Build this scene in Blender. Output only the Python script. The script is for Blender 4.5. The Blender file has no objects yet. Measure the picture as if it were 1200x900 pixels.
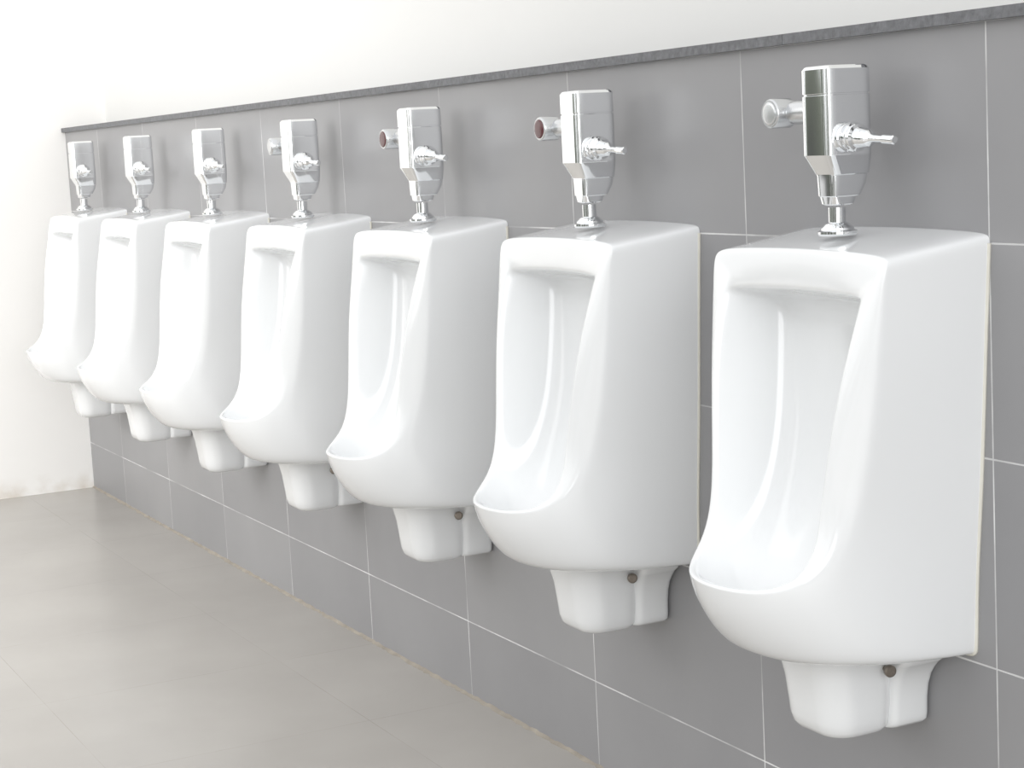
import bpy, bmesh, math
from math import sin, cos, pi, radians
from mathutils import Matrix, Vector
import random
random.seed(3)
sc = bpy.context.scene
try:
    sc.view_settings.view_transform = 'Standard'
    sc.view_settings.look = 'None'
    sc.view_settings.exposure = 0.0
except Exception:
    pass
COL = sc.collection

# ------------------------------------------------------------ materials
def newmat(name):
    m = bpy.data.materials.new(name); m.use_nodes = True
    nt = m.node_tree
    return m, nt, nt.nodes['Principled BSDF']
def N(nt, typ, **kw):
    n = nt.nodes.new(typ)
    for k, v in kw.items(): setattr(n, k, v)
    return n
def math_n(nt, op, a, b=None, c=None):
    n = nt.nodes.new('ShaderNodeMath'); n.operation = op
    for i, v in enumerate((a, b, c)):
        if v is None: continue
        if isinstance(v, (int, float)): n.inputs[i].default_value = v
        else: nt.links.new(v, n.inputs[i])
    return n.outputs[0]
def mixcol(nt, fac, a, b):
    n = nt.nodes.new('ShaderNodeMix'); n.data_type = 'RGBA'
    if isinstance(fac, (int, float)): n.inputs[0].default_value = fac
    else: nt.links.new(fac, n.inputs[0])
    for i, v in ((6, a), (7, b)):
        if isinstance(v, tuple): n.inputs[i].default_value = (*v, 1)
        else: nt.links.new(v, n.inputs[i])
    return n.outputs[2]

def simple(name, col, rough, metal=0.0, coat=0.0, noise=0.0, nscale=8.0, bump=0.0, footstain=None):
    m, nt, b = newmat(name)
    b.inputs['Roughness'].default_value = rough
    b.inputs['Metallic'].default_value = metal
    b.inputs['Coat Weight'].default_value = coat
    b.inputs['Coat Roughness'].default_value = 0.04
    tc = N(nt, 'ShaderNodeTexCoord'); nz = N(nt, 'ShaderNodeTexNoise')
    nz.inputs['Scale'].default_value = nscale; nz.inputs['Detail'].default_value = 5
    nt.links.new(tc.outputs['Object'], nz.inputs['Vector'])
    dark = tuple(c * (1 - noise) for c in col)
    c_out = mixcol(nt, nz.outputs['Fac'], dark, col)
    if footstain:
        sp = N(nt, 'ShaderNodeSeparateXYZ'); nt.links.new(tc.outputs['Object'], sp.inputs[0])
        n2 = N(nt, 'ShaderNodeTexNoise'); n2.inputs['Scale'].default_value = 9; n2.inputs['Detail'].default_value = 6
        nt.links.new(tc.outputs['Object'], n2.inputs['Vector'])
        mr = N(nt, 'ShaderNodeMapRange'); mr.inputs[1].default_value = 0.0; mr.inputs[2].default_value = 0.08
        mr.inputs[3].default_value = 1.0; mr.inputs[4].default_value = 0.0
        nt.links.new(sp.outputs[2], mr.inputs[0])
        m2 = N(nt, 'ShaderNodeMapRange'); m2.inputs[1].default_value = 0.45; m2.inputs[2].default_value = 0.65
        nt.links.new(n2.outputs['Fac'], m2.inputs[0])
        c_out = mixcol(nt, math_n(nt, 'MULTIPLY', math_n(nt, 'MULTIPLY', mr.outputs[0], m2.outputs[0]), 0.6), c_out, footstain)
    nt.links.new(c_out, b.inputs['Base Color'])
    if bump:
        bp = N(nt, 'ShaderNodeBump'); bp.inputs['Strength'].default_value = bump
        bp.inputs['Distance'].default_value = 0.004
        nt.links.new(nz.outputs['Fac'], bp.inputs['Height'])
        nt.links.new(bp.outputs['Normal'], b.inputs['Normal'])
    return m

M_porc = simple('white_porcelain', (0.838, 0.85, 0.858), 0.12, coat=0.5, noise=0.01)
M_chrome = simple('polished_chrome', (0.86, 0.87, 0.88), 0.05, metal=1.0, noise=0.02)
M_body = simple('mirror_chrome_body', (0.90, 0.91, 0.92), 0.06, metal=1.0, noise=0.02)
M_satin = simple('satin_chrome', (0.66, 0.67, 0.68), 0.26, metal=1.0, noise=0.04)
M_steel = simple('worn_bolt_metal', (0.33, 0.29, 0.25), 0.35, metal=1.0, noise=0.4, nscale=200)
M_seal = simple('cream_sealant', (0.80, 0.78, 0.70), 0.6, noise=0.15, nscale=30)
M_btn = simple('dark_red_button', (0.10, 0.02, 0.025), 0.2, coat=0.3, noise=0.2)
M_ledge = simple('dark_granite_ledge', (0.22, 0.225, 0.24), 0.5, noise=0.75, nscale=110, bump=0.4)
M_plaster = simple('white_plaster', (0.835, 0.832, 0.815), 0.55, noise=0.04, nscale=2.2, bump=0.2)
M_plaster2 = simple('white_plaster_end', (0.93, 0.92, 0.90), 0.6, noise=0.03, nscale=3.5, bump=0.3, footstain=(0.60, 0.53, 0.44))

def tile_mat(name, ax, offs, sizes, c1, c2, grout, gw, rough, bumpy=0.4, groutgap=0.45, gfade=0.45, bigs=2.3, detail=5, tonevar=0.45, grough=0.3):
    m, nt, b = newmat(name)
    tc = N(nt, 'ShaderNodeTexCoord'); sp = N(nt, 'ShaderNodeSeparateXYZ')
    nt.links.new(tc.outputs['Object'], sp.inputs[0])
    dists, cells = [], []
    wob = N(nt, 'ShaderNodeTexNoise'); wob.inputs['Scale'].default_value = 30
    nt.links.new(tc.outputs['Object'], wob.inputs['Vector'])
    for a, o, s in zip(ax, offs, sizes):
        v = math_n(nt, 'DIVIDE', math_n(nt, 'SUBTRACT', sp.outputs[a], o), s)
        fl = math_n(nt, 'FLOOR', v); fr = math_n(nt, 'SUBTRACT', v, fl)
        d = math_n(nt, 'MULTIPLY', math_n(nt, 'MINIMUM', fr, math_n(nt, 'SUBTRACT', 1.0, fr)), s)
        dists.append(d); cells.append(fl)
    d = math_n(nt, 'MINIMUM', dists[0], dists[1])
    w = math_n(nt, 'MULTIPLY', math_n(nt, 'ADD', wob.outputs['Fac'], 0.5), gw)
    g = math_n(nt, 'LESS_THAN', d, w)
    cb = N(nt, 'ShaderNodeCombineXYZ')
    nt.links.new(cells[0], cb.inputs[0]); nt.links.new(cells[1], cb.inputs[1])
    wn = N(nt, 'ShaderNodeTexWhiteNoise'); nt.links.new(cb.outputs[0], wn.inputs['Vector'])
    big = N(nt, 'ShaderNodeTexNoise'); big.inputs['Scale'].default_value = bigs; big.inputs['Detail'].default_value = detail; big.inputs['Roughness'].default_value = 0.5
    nt.links.new(tc.outputs['Object'], big.inputs['Vector'])
    bc = N(nt, 'ShaderNodeMapRange'); bc.inputs[1].default_value = 0.25; bc.inputs[2].default_value = 0.75
    nt.links.new(big.outputs['Fac'], bc.inputs[0])
    fac = math_n(nt, 'ADD', math_n(nt, 'MULTIPLY', wn.outputs['Value'], tonevar), math_n(nt, 'MULTIPLY', bc.outputs[0], 1 - tonevar))
    tile = mixcol(nt, fac, c1, c2)
    gn = N(nt, 'ShaderNodeTexNoise'); gn.inputs['Scale'].default_value = 5.0; gn.inputs['Detail'].default_value = 3
    nt.links.new(tc.outputs['Object'], gn.inputs['Vector'])
    mr = N(nt, 'ShaderNodeMapRange'); mr.inputs[1].default_value = groutgap - 0.12; mr.inputs[2].default_value = groutgap + 0.12
    nt.links.new(gn.outputs['Fac'], mr.inputs[0])
    gcol = mixcol(nt, mr.outputs[0], tuple(x * gfade + y * (1 - gfade) for x, y in zip(grout, c2)), grout)
    nt.links.new(mixcol(nt, g, tile, gcol), b.inputs['Base Color'])
    r = math_n(nt, 'ADD', math_n(nt, 'MULTIPLY', g, grough), rough)
    nt.links.new(r, b.inputs['Roughness'])
    if bumpy > 0:
        hgt = math_n(nt, 'SUBTRACT', 0.0, g)
        bp = N(nt, 'ShaderNodeBump'); bp.inputs['Strength'].default_value = bumpy; bp.inputs['Distance'].default_value = 0.001
        nt.links.new(hgt, bp.inputs['Height']); nt.links.new(bp.outputs['Normal'], b.inputs['Normal'])
    return m
TW, TH, Z0 = 0.5747, 0.2961, 0.1756
M_tile = tile_mat('grey_wall_tile', (0, 2), (0.0, Z0), (TW, TH), (0.262, 0.261, 0.270), (0.342, 0.340, 0.346), (0.78, 0.78, 0.78), 0.0013, 0.38, gfade=0.15, groutgap=0.5, tonevar=0.45)
M_floor = tile_mat('grey_floor_tile', (0, 1), (-2.28, -0.2595), (0.5747, 0.5747), (0.395, 0.374, 0.346), (0.490, 0.466, 0.434), (0.34, 0.32, 0.29), 0.0007, 0.27, bumpy=0.0, gfade=0.5, groutgap=0.5, bigs=1.8, detail=6, tonevar=0.15, grough=0.0)

# ------------------------------------------------------------ helpers
def mkobj(name, verts, faces, mat, parent=None, smooth=True):
    me = bpy.data.meshes.new(name); me.from_pydata(verts, [], faces); me.update()
    bm = bmesh.new(); bm.from_mesh(me)
    bmesh.ops.recalc_face_normals(bm, faces=bm.faces); bm.to_mesh(me); bm.free()
    ob = bpy.data.objects.new(name, me); COL.objects.link(ob)
    me.materials.append(mat)
    for p in me.polygons: p.use_smooth = smooth
    if parent: ob.parent = parent
    return ob
BF = [(0, 1, 3, 2), (4, 6, 7, 5), (0, 4, 5, 1), (2, 3, 7, 6), (0, 2, 6, 4), (1, 5, 7, 3)]
def boxv(lo, hi): return [(x, y, z) for x in (lo[0], hi[0]) for y in (lo[1], hi[1]) for z in (lo[2], hi[2])]
def box(name, lo, hi, mat):
    return mkobj(name, boxv(lo, hi), BF, mat, smooth=False)
def rrect(cx, cy, hx, hy, r, n=6):
    pts = []
    if r < 0:
        k = 4 * (n + 1)
        for i in range(k):
            a = 2 * pi * (i + .5) / k
            c, s = cos(a), sin(a); e = 2.0 / (-r)
            pts.append((cx + hx * math.copysign(abs(c) ** e, c), cy + hy * math.copysign(abs(s) ** e, s)))
        return pts
    r = min(r, hx * 0.999, hy * 0.999)
    for (sx, sy, a0) in ((1, 1, 0), (-1, 1, 90), (-1, -1, 180), (1, -1, 270)):
        for k in range(n + 1):
            a = radians(a0 + 90 * k / n)
            pts.append((cx + sx * (hx - r) + r * cos(a), cy + sy * (hy - r) + r * sin(a)))
    return pts
def loft_z(secs, n=6):
    V, F = [], []
    rings = []
    for (z, cx, cy, hx, hy, r) in secs:
        base = len(V)
        pts = rrect(cx, cy, hx, hy, r, n)
        V += [(x, y, z) for x, y in pts]; rings.append((base, len(pts)))
    for (a, m), (b, _) in zip(rings, rings[1:]):
        for i in range(m): F.append((a + i, a + (i + 1) % m, b + (i + 1) % m, b + i))
    F.append(tuple(range(rings[0][0], rings[0][0] + m))); F.append(tuple(range(rings[-1][0], rings[-1][0] + m)))
    return V, F
def lathe(prof, origin, axis, seg=40):
    ax = Vector(axis).normalized(); q = ax.to_track_quat('Z', 'Y').to_matrix()
    V, F = [], []
    for t, r in prof:
        for i in range(seg):
            a = 2 * pi * i / seg
            V.append(tuple(Vector(origin) + q @ Vector((r * cos(a), r * sin(a), t))))
    k = len(prof)
    for j in range(k - 1):
        for i in range(seg):
            F.append((j * seg + i, j * seg + (i + 1) % seg, (j + 1) * seg + (i + 1) % seg, (j + 1) * seg + i))
    F.append(tuple(range(seg))); F.append(tuple(range((k - 1) * seg, k * seg)))
    return V, F
def join(parts):
    V, F = [], []
    for v, f in parts:
        b = len(V); V += v; F += [tuple(i + b for i in t) for t in f]
    return V, F
def autosmooth(ob, ang=35):
    me = ob.data
    bm = bmesh.new(); bm.from_mesh(me)
    for e in bm.edges:
        if len(e.link_faces) == 2 and e.calc_face_angle(0) > radians(ang): e.smooth = False
    bm.to_mesh(me); bm.free()

# ------------------------------------------------------------ room
L = 5.062
TOP = Z0 + 4 * TH - 0.0005
def struct(o, label, cat):
    o['kind'] = 'structure'; o['label'] = label; o['category'] = cat
w = box('wall_back', (-L, 0, 0), (2.8, 0.16, TOP), M_tile); struct(w, 'low grey tiled wall carrying the urinals', 'wall')
w = box('wall_rear', (-L, 0.16, 0), (2.8, 0.30, 3.1), M_plaster); struct(w, 'white painted upper wall above the tiles', 'wall')
w = box('wall_left', (-L - 0.15, -2.7, 0), (-L, 0.30, 3.1), M_plaster2); struct(w, 'white plastered end wall', 'wall')
w = box('floor', (-L - 0.15, -4.2, -0.1), (2.8, 0.30, 0), M_floor); struct(w, 'beige-grey matt tiled floor', 'floor')
xs = [-L + 0.001, -3.75, -2.5, -1.82, -1.38, -0.44, 0.78, 2.8]
P = []
for a, b in zip(xs, xs[1:]):
    P.append((boxv((a + 0.0006, -0.014, TOP), (b - 0.0006, 0.1595, TOP + 0.016)), BF))
v, f = join(P)
t = mkobj('trim_1', v, f, M_ledge, smooth=False); struct(t, 'dark grey stone ledge strip capping the tiles', 'ledge')
gv, gf = [], []
ns = 500
for i in range(ns + 1):
    x = -L + (2.8 + L) * i / ns
    h_ = 0.0035 + 0.004 * random.random(); d_ = 0.003 + 0.008 * random.random()
    gv += [(x, 0, h_), (x, -0.0015, h_ * .8), (x, -d_, 0.0006), (x, -d_, 0)]
for i in range(ns):
    for k in range(3): gf.append((i * 4 + k, i * 4 + k + 1, i * 4 + 5 + k, i * 4 + 4 + k))
t = mkobj('trim_2', gv, gf, simple('dirty_grout', (0.50, 0.45, 0.38), 0.75, noise=0.7, nscale=16)); struct(t, 'stained grout line where wall meets floor', 'trim')

# ------------------------------------------------------------ urinal
ZB = 0.353
root = bpy.data.objects.new('urinal', None); COL.objects.link(root)
root.empty_display_size = 0.05
def dz(p): return (p[0], p[1], p[2] - ZB)
wall = [(0, .480), (.07, .480), (.154, .4805), (.1695, .484), (.172, .498), (.176, .60), (.189, .73), (.199, .88), (.2110, 1.050), (.2135, 1.073), (.203, 1.0785), (.10, 1.082), (0, 1.083)]
rim = [(0, -.334, .600), (.050, -.327, .600), (.093, -.308, .602), (.128, -.278, .611), (.151, -.238, .637), (.163, -.202, .70), (.179, -.190, .79), (.193, -.184, .90), (.2010, -.173, 1.027), (.2042, -.168, 1.049), (.193, -.165, 1.0585), (.09, -.165, 1.062), (0, -.165, 1.063)]
low = {
 0: [(0, -.12, .483), (0, -.248, .486), (0, -.284, .499), (0, -.324, .560)],
 1: [(.06, -.12, .483), (.06, -.242, .486), (.057, -.278, .499), (.052, -.317, .560)],
 2: [(.145, -.11, .484), (.127, -.208, .488), (.115, -.249, .503), (.100, -.296, .563)],
 3: [(.167, -.09, .487), (.159, -.162, .495), (.149, -.210, .516), (.137, -.262, .577)],
 4: [(.1715, -.075, .502), (.169, -.125, .511), (.165, -.170, .544), (.157, -.215, .600)]}
R = []
R.append([(x, 0.0, z) for x, z in wall])
R.append([(x, -0.004, z) for x, z in wall])
fr = (0.3, 0.62, 0.87, 0.965)
frs = (0.28, 0.55, 0.75, 0.90)       # softer spacing along the swept side
for k in range(4):
    ring = []
    for i in range(13):
        if i in low: ring.append(low[i][k])
        else:
            x, z = wall[i]; rx, ry, rz = rim[i]; t_ = frs[k] if i in (5, 6, 7) else fr[k]
            ring.append((x + (rx - x) * t_, ry * t_, z + (rz - z) * t_))
    R.append(ring)
R.append(rim)
inner = [(0, -.328, .606), (.046, -.321, .606), (.084, -.303, .608), (.115, -.273, .618), (.130, -.247, .650), (.131, -.236, .71), (.140, -.227, .80), (.155, -.212, .90), (.163, -.189, .985), (.161, -.181, 1.002), (.145, -.177, 1.006), (.07, -.174, 1.008), (0, -.174, 1.009)]
mixr = [.14, .14, .14, .25, .4, .5, .5, .4, .18, .16, .16, .16, .16]
R.append([(a[0] * (1 - w_) + b[0] * w_, a[1] * (1 - w_) + b[1] * w_ - (.004 if i in (5, 6, 7) else .002), a[2] * (1 - w_) + b[2] * w_ + (.002 if i < 4 else 0)) for i, (a, b, w_) in enumerate(zip(rim, inner, mixr))])
R.append(inner)
R.append([(0, -.322, .601), (.045, -.315, .601), (.081, -.298, .604), (.111, -.269, .614), (.126, -.241, .648), (.126, -.230, .71), (.135, -.220, .80), (.150, -.204, .90), (.158, -.180, .981), (.156, -.173, .997), (.141, -.169, 1.001), (.068, -.166, 1.003), (0, -.166, 1.004)])
R.append([(0, -.290, .565), (.042, -.285, .565), (.070, -.265, .568), (.095, -.233, .585), (.109, -.194, .640), (.114, -.162, .72), (.122, -.139, .80), (.135, -.122, .89), (.144, -.113, .965), (.141, -.109, .981), (.126, -.107, .985), (.06, -.105, .988), (0, -.105, .989)])
R.append([(0, -.262, .556), (.030, -.257, .557), (.052, -.240, .562), (.073, -.207, .582), (.091, -.171, .642), (.103, -.139, .72), (.112, -.117, .80), (.126, -.101, .89), (.135, -.093, .951), (.132, -.091, .967), (.116, -.090, .972), (.057, -.089, .975), (0, -.089, .976)])
R.append([(0, -.225, .560), (.015, -.220, .563), (.030, -.208, .575), (.045, -.181, .605), (.062, -.149, .66), (.076, -.119, .73), (.086, -.098, .80), (.100, -.086, .88), (.109, -.082, .925), (.106, -.081, .939), (.09, -.081, .945), (.045, -.081, .947), (0, -.081, .948)])
V, F = [], []
NR = 24
for ring in R:
    for i in range(13): V.append(dz(ring[i]))
    for i in range(11, 0, -1):
        x, y, z = ring[i]; V.append(dz((-x, y, z)))
for j in range(len(R) - 1):
    for i in range(NR):
        F.append((j * NR + i, j * NR + (i + 1) % NR, (j + 1) * NR + (i + 1) % NR, (j + 1) * NR + i))
b = (len(R) - 1) * NR
rt = lambda i: b + i
lf = lambda i: b + (24 - i) % 24
F.append((rt(0), rt(1), lf(1)))
for i in range(1, 11): F.append((rt(i), rt(i + 1), lf(i + 1), lf(i)))
F.append((rt(11), rt(12), lf(11)))
basin = mkobj('basin', V, F, M_porc, root)
md = basin.modifiers.new('s', 'SUBSURF'); md.levels = 3; md.render_levels = 3

# sealant bead around the back edge (sides and foot)
def chaikin(pts, it):
    for _ in range(it):
        q = []
        n = len(pts)
        for i in range(n):
            a, b_ = pts[i], pts[(i + 1) % n]
            q.append((a[0] * .75 + b_[0] * .25, a[1] * .75 + b_[1] * .25)); q.append((a[0] * .25 + b_[0] * .75, a[1] * .25 + b_[1] * .75))
        pts = q
    return pts
full = [(x, z) for x, z in wall] + [(-x, z) for x, z in wall[11:0:-1]]
ol = chaikin(full, 2); n = len(ol)
def off(i, d):
    a = Vector(ol[i - 1]); c = Vector(ol[(i + 1) % n]); t = (c - a).normalized()
    return (ol[i][0] + d * t.y, ol[i][1] - d * t.x)
sv, sf = [], []
for d, y in [(-0.004, 0.0), (0.003, 0.0), (0.002, -0.003), (-0.001, -0.004)]:
    for i in range(n):
        q = off(i, d); sv.append(dz((q[0], y, q[1])))
for k in range(3):
    for i in range(n):
        if ol[i][1] > 1.064: continue
        sf.append((k * n + i, k * n + (i + 1) % n, (k + 1) * n + (i + 1) % n, (k + 1) * n + i))
seal = mkobj('sealant', sv, sf, M_seal, root)

def v3(s): return [(z - ZB, cx, cy, hx, hy, r) for z, cx, cy, hx, hy, r in s]
body = loft_z(v3([(.353, 0, -.111, .036, .032, .024), (.3545, 0, -.111, .049, .044, .03), (.359, 0, -.111, .059, .053, .036), (.367, 0, -.111, .065, .059, .040), (.380, 0, -.112, .068, .062, .044), (.40, 0, -.112, .070, .064, .046), (.44, 0, -.114, .072, .067, .046), (.465, 0, -.116, .077, .070, .046), (.485, 0, -.118, .085, .074, .046), (.505, 0, -.120, .096, .080, .046)]), 10)
brk = loft_z(v3([(.359, 0, -.036, .055, .030, .010), (.3605, 0, -.036, .064, .0355, .014), (.366, 0, -.036, .0695, .0355, .014), (.375, 0, -.036, .071, .0355, .014), (.40, 0, -.036, .072, .0355, .014), (.42, 0, -.036, .0755, .0355, .014), (.438, 0, -.037, .083, .0365, .014), (.450, 0, -.038, .092, .0375, .014), (.460, 0, -.039, .102, .0385, .014), (.468, 0, -.040, .113, .0395, .014), (.50, 0, -.042, .124, .0415, .014)]), 6)
trap = mkobj('trap_cover', *join([body, brk]), M_porc, root); autosmooth(trap, 50)
bolt = mkobj('bolt', *lathe([(0, .0045), (.014, .0045), (.014, .0080), (.016, .0088), (.021, .0088), (.023, .0065)], (.073, -.086, .457 - ZB), (1, -0.25, 0), 20), M_steel, trap); autosmooth(bolt)
bolt['label'] = 'small dull metal fixing bolt'

# ---- flush valve : square block head, slanted step, narrow nozzle
CY, HY = -.088, .039
S = -9.0
upper = loft_z(v3([(1.190, 0, CY, .0315, .0382, S), (1.1915, 0, CY, .0325, HY, S), (1.2745, 0, CY, .0325, HY, S), (1.2750, 0, CY, .0308, HY - .0016, S), (1.2770, 0, CY, .0308, HY - .0016, S), (1.2775, 0, CY, .0325, HY, S), (1.3110, 0, CY, .0325, HY, S), (1.3150, 0, CY, .0295, HY - .003, S), (1.3160, 0, CY, .0275, HY - .005, S)]), 15)
nk = [(1.120, -.090, .0165, .0165, -2.6), (1.122, -.090, .0190, .0190, -4), (1.132, -.0895, .0195, .0200, -7), (1.1335, -.0870, .0205, .0240, -9), (1.150, -.0820, .0215, .0295, -9), (1.1625, -.0810, .0220, .0310, -9), (1.1640, -.0805, .0250, .0315, -9), (1.1905, -.0875, .0322, .0386, S), (1.194, CY, .0320, HY - .0006, S)]
neck = loft_z(v3([(z, 0, cy, hx, hy, s) for z, cy, hx, hy, s in nk]), 15)
valve = mkobj('flush_valve', *join([upper, neck]), M_body, root); autosmooth(valve, 14)
valve['label'] = 'polished chrome flush valve body'
sp = lathe([(0, .0265), (.003, .0285), (.006, .0285), (.008, .024), (.011, .0235), (.016, .0185), (.018, .0160), (.019, .0125), (.040, .0125)], (0, -.092, 1.077 - ZB), (0, 0, 1), 40)
pipe = mkobj('spud_pipe', *sp, M_chrome, valve); autosmooth(pipe, 30)
KZ = 1.254
arm = lathe([(0, .018), (.010, .018), (.0105, .0155), (.014, .0155), (.0145, .0175), (.050, .0175), (.052, .016), (.074, .0155)], (-.030, -.096, KZ - ZB), (-1, 0, 0), 36)
head = lathe([(0, .0195), (.001, .0208), (.0025, .0215), (.034, .0215), (.037, .019), (.038, .012)], (-.108, -.127, KZ - ZB), (0, 1, 0), 40)
stop = mkobj('stop_valve', *join([arm, head]), M_satin, valve); autosmooth(stop, 30)
stop['label'] = 'satin chrome stop valve knob'
button = mkobj('button', *lathe([(0, .0172), (.0008, .0168), (.0012, .0130), (.0014, .001)], (-.108, -.127, KZ - ZB), (0, -1, 0), 32), M_satin, stop)
lv = lathe([(0, .0175), (.002, .0200), (.008, .0215), (.011, .0215), (.0125, .0165), (.0145, .0165), (.016, .0205), (.0185, .0205), (.020, .0165), (.022, .0165), (.0235, .0195), (.026, .0190), (.0275, .0145), (.038, .0135), (.050, .0115), (.054, .0065), (.060, .0050), (.080, .0048), (.081, .0065), (.102, .0065), (.104, .0048)], (.031, -.094, 1.216 - ZB), (1, 0.0, -0.07), 40)
lever = mkobj('lever', *lv, M_chrome, valve); autosmooth(lever, 35)

root['label'] = 'white porcelain wall urinal with chrome flush valve'
root['category'] = 'urinal'; root['group'] = 'row of wall-hung urinals'

X0, PIT = -0.2117, 0.714
root.location = (X0, 0, ZB)
base = [basin, seal, trap, bolt, valve, pipe, stop, button, lever]
btn_red = button.data.copy(); btn_red.materials.clear(); btn_red.materials.append(M_btn)
for k in range(1, 7):
    mp = {}
    r2 = root.copy(); COL.objects.link(r2); mp[root] = r2
    r2.location = (X0 - PIT * k, 0, ZB)
    parts = [o for o in base if not (k >= 4 and o in (stop, button))]
    for o in parts:
        c = o.copy(); COL.objects.link(c); mp[o] = c
    for o in parts:
        mp[o].parent = mp[o.parent]
    if k in (1, 2):
        mp[button].data = btn_red; mp[button]['label'] = 'dark red round button face'
        r2['label'] = 'white porcelain wall urinal, flush valve with dark red button'

# ------------------------------------------------------------ camera
yaw, pitch, roll, fpx = 0.4686, 0.13, -0.05205, 2149.0
f = Vector((-cos(yaw) * cos(pitch), sin(yaw) * cos(pitch), -sin(pitch)))
r = f.cross(Vector((0, 0, 1))).normalized(); u = r.cross(f)
r2_ = r * cos(roll) + u * sin(roll); u2 = -r * sin(roll) + u * cos(roll)
M = Matrix(((r2_.x, u2.x, -f.x, 1.911), (r2_.y, u2.y, -f.y, -1.699), (r2_.z, u2.z, -f.z, 1.230), (0, 0, 0, 1)))
cam = bpy.data.cameras.new('camera'); co = bpy.data.objects.new('camera', cam); COL.objects.link(co)
co.matrix_world = M; cam.sensor_width = 36; cam.lens = fpx / 1200 * 36; cam.clip_start = 0.05
sc.camera = co

# ------------------------------------------------------------ light
wd = bpy.data.worlds.new('world'); sc.world = wd; wd.use_nodes = True; nt = wd.node_tree
bg = nt.nodes['Background']
tc = N(nt, 'ShaderNodeTexCoord'); sp_ = N(nt, 'ShaderNodeSeparateXYZ'); nt.links.new(tc.outputs['Generated'], sp_.inputs[0])
rp = N(nt, 'ShaderNodeValToRGB')
mpn = N(nt, 'ShaderNodeMapping'); mpn.inputs['Scale'].default_value = (14, 14, 2.2); nt.links.new(tc.outputs['Generated'], mpn.inputs['Vector'])
wnz = N(nt, 'ShaderNodeTexNoise'); wnz.inputs['Scale'].default_value = 1.0; wnz.inputs['Detail'].default_value = 3
nt.links.new(mpn.outputs[0], wnz.inputs['Vector'])
hgt = math_n(nt, 'ADD', math_n(nt, 'MULTIPLY', sp_.outputs[2], 0.5), 0.5)
hgt = math_n(nt, 'SUBTRACT', hgt, math_n(nt, 'MULTIPLY', math_n(nt, 'SUBTRACT', wnz.outputs['Fac'], 0.5), 0.36))
nt.links.new(hgt, rp.inputs[0])
e = rp.color_ramp.elements
e[0].position = 0.0; e[0].color = (0.56, 0.55, 0.54, 1)
e[1].position = 1.0; e[1].color = (0.98, 0.99, 1.0, 1)
for pos, c in ((0.43, (0.65, 0.645, 0.64, 1)), (0.445, (0.07, 0.072, 0.068, 1)), (0.505, (0.16, 0.175, 0.14, 1)), (0.52, (0.92, 0.93, 0.93, 1)), (0.75, (1, 1, 1, 1))):
    x = e.new(pos); x.color = c
nt.links.new(rp.outputs[0], bg.inputs['Color']); bg.inputs['Strength'].default_value = 1.27
def area(name, loc, tgt, sx, sy, power, col=(1, 1, 1), spread=180):
    l = bpy.data.lights.new(name, 'AREA'); l.shape = 'RECTANGLE'; l.size = sx; l.size_y = sy; l.energy = power; l.color = col
    l.spread = radians(spread)
    o = bpy.data.objects.new(name, l); COL.objects.link(o); o.location = loc
    o.rotation_euler = (Vector(tgt) - Vector(loc)).to_track_quat('-Z', 'Y').to_euler()
area('window_light', (-3.6, -3.8, 2.7), (-3.8, 0, 0.6), 3.6, 2.2, 20, (1, 0.99, 0.97))
area('end_wall_fill', (-2.2, -3.8, 1.9), (-5.1, -1.2, 0.9), 2.6, 2.2, 42, (1, 0.985, 0.965), 120)  # added fill lamp to brighten the end wall, not a window
area('near_side_fill', (4.6, -2.2, 2.0), (-1.2, 0, 0.8), 3.6, 3.0, 98, (0.98, 0.99, 1))  # extra fill from the camera side, added to lift the urinals' side faces; no window
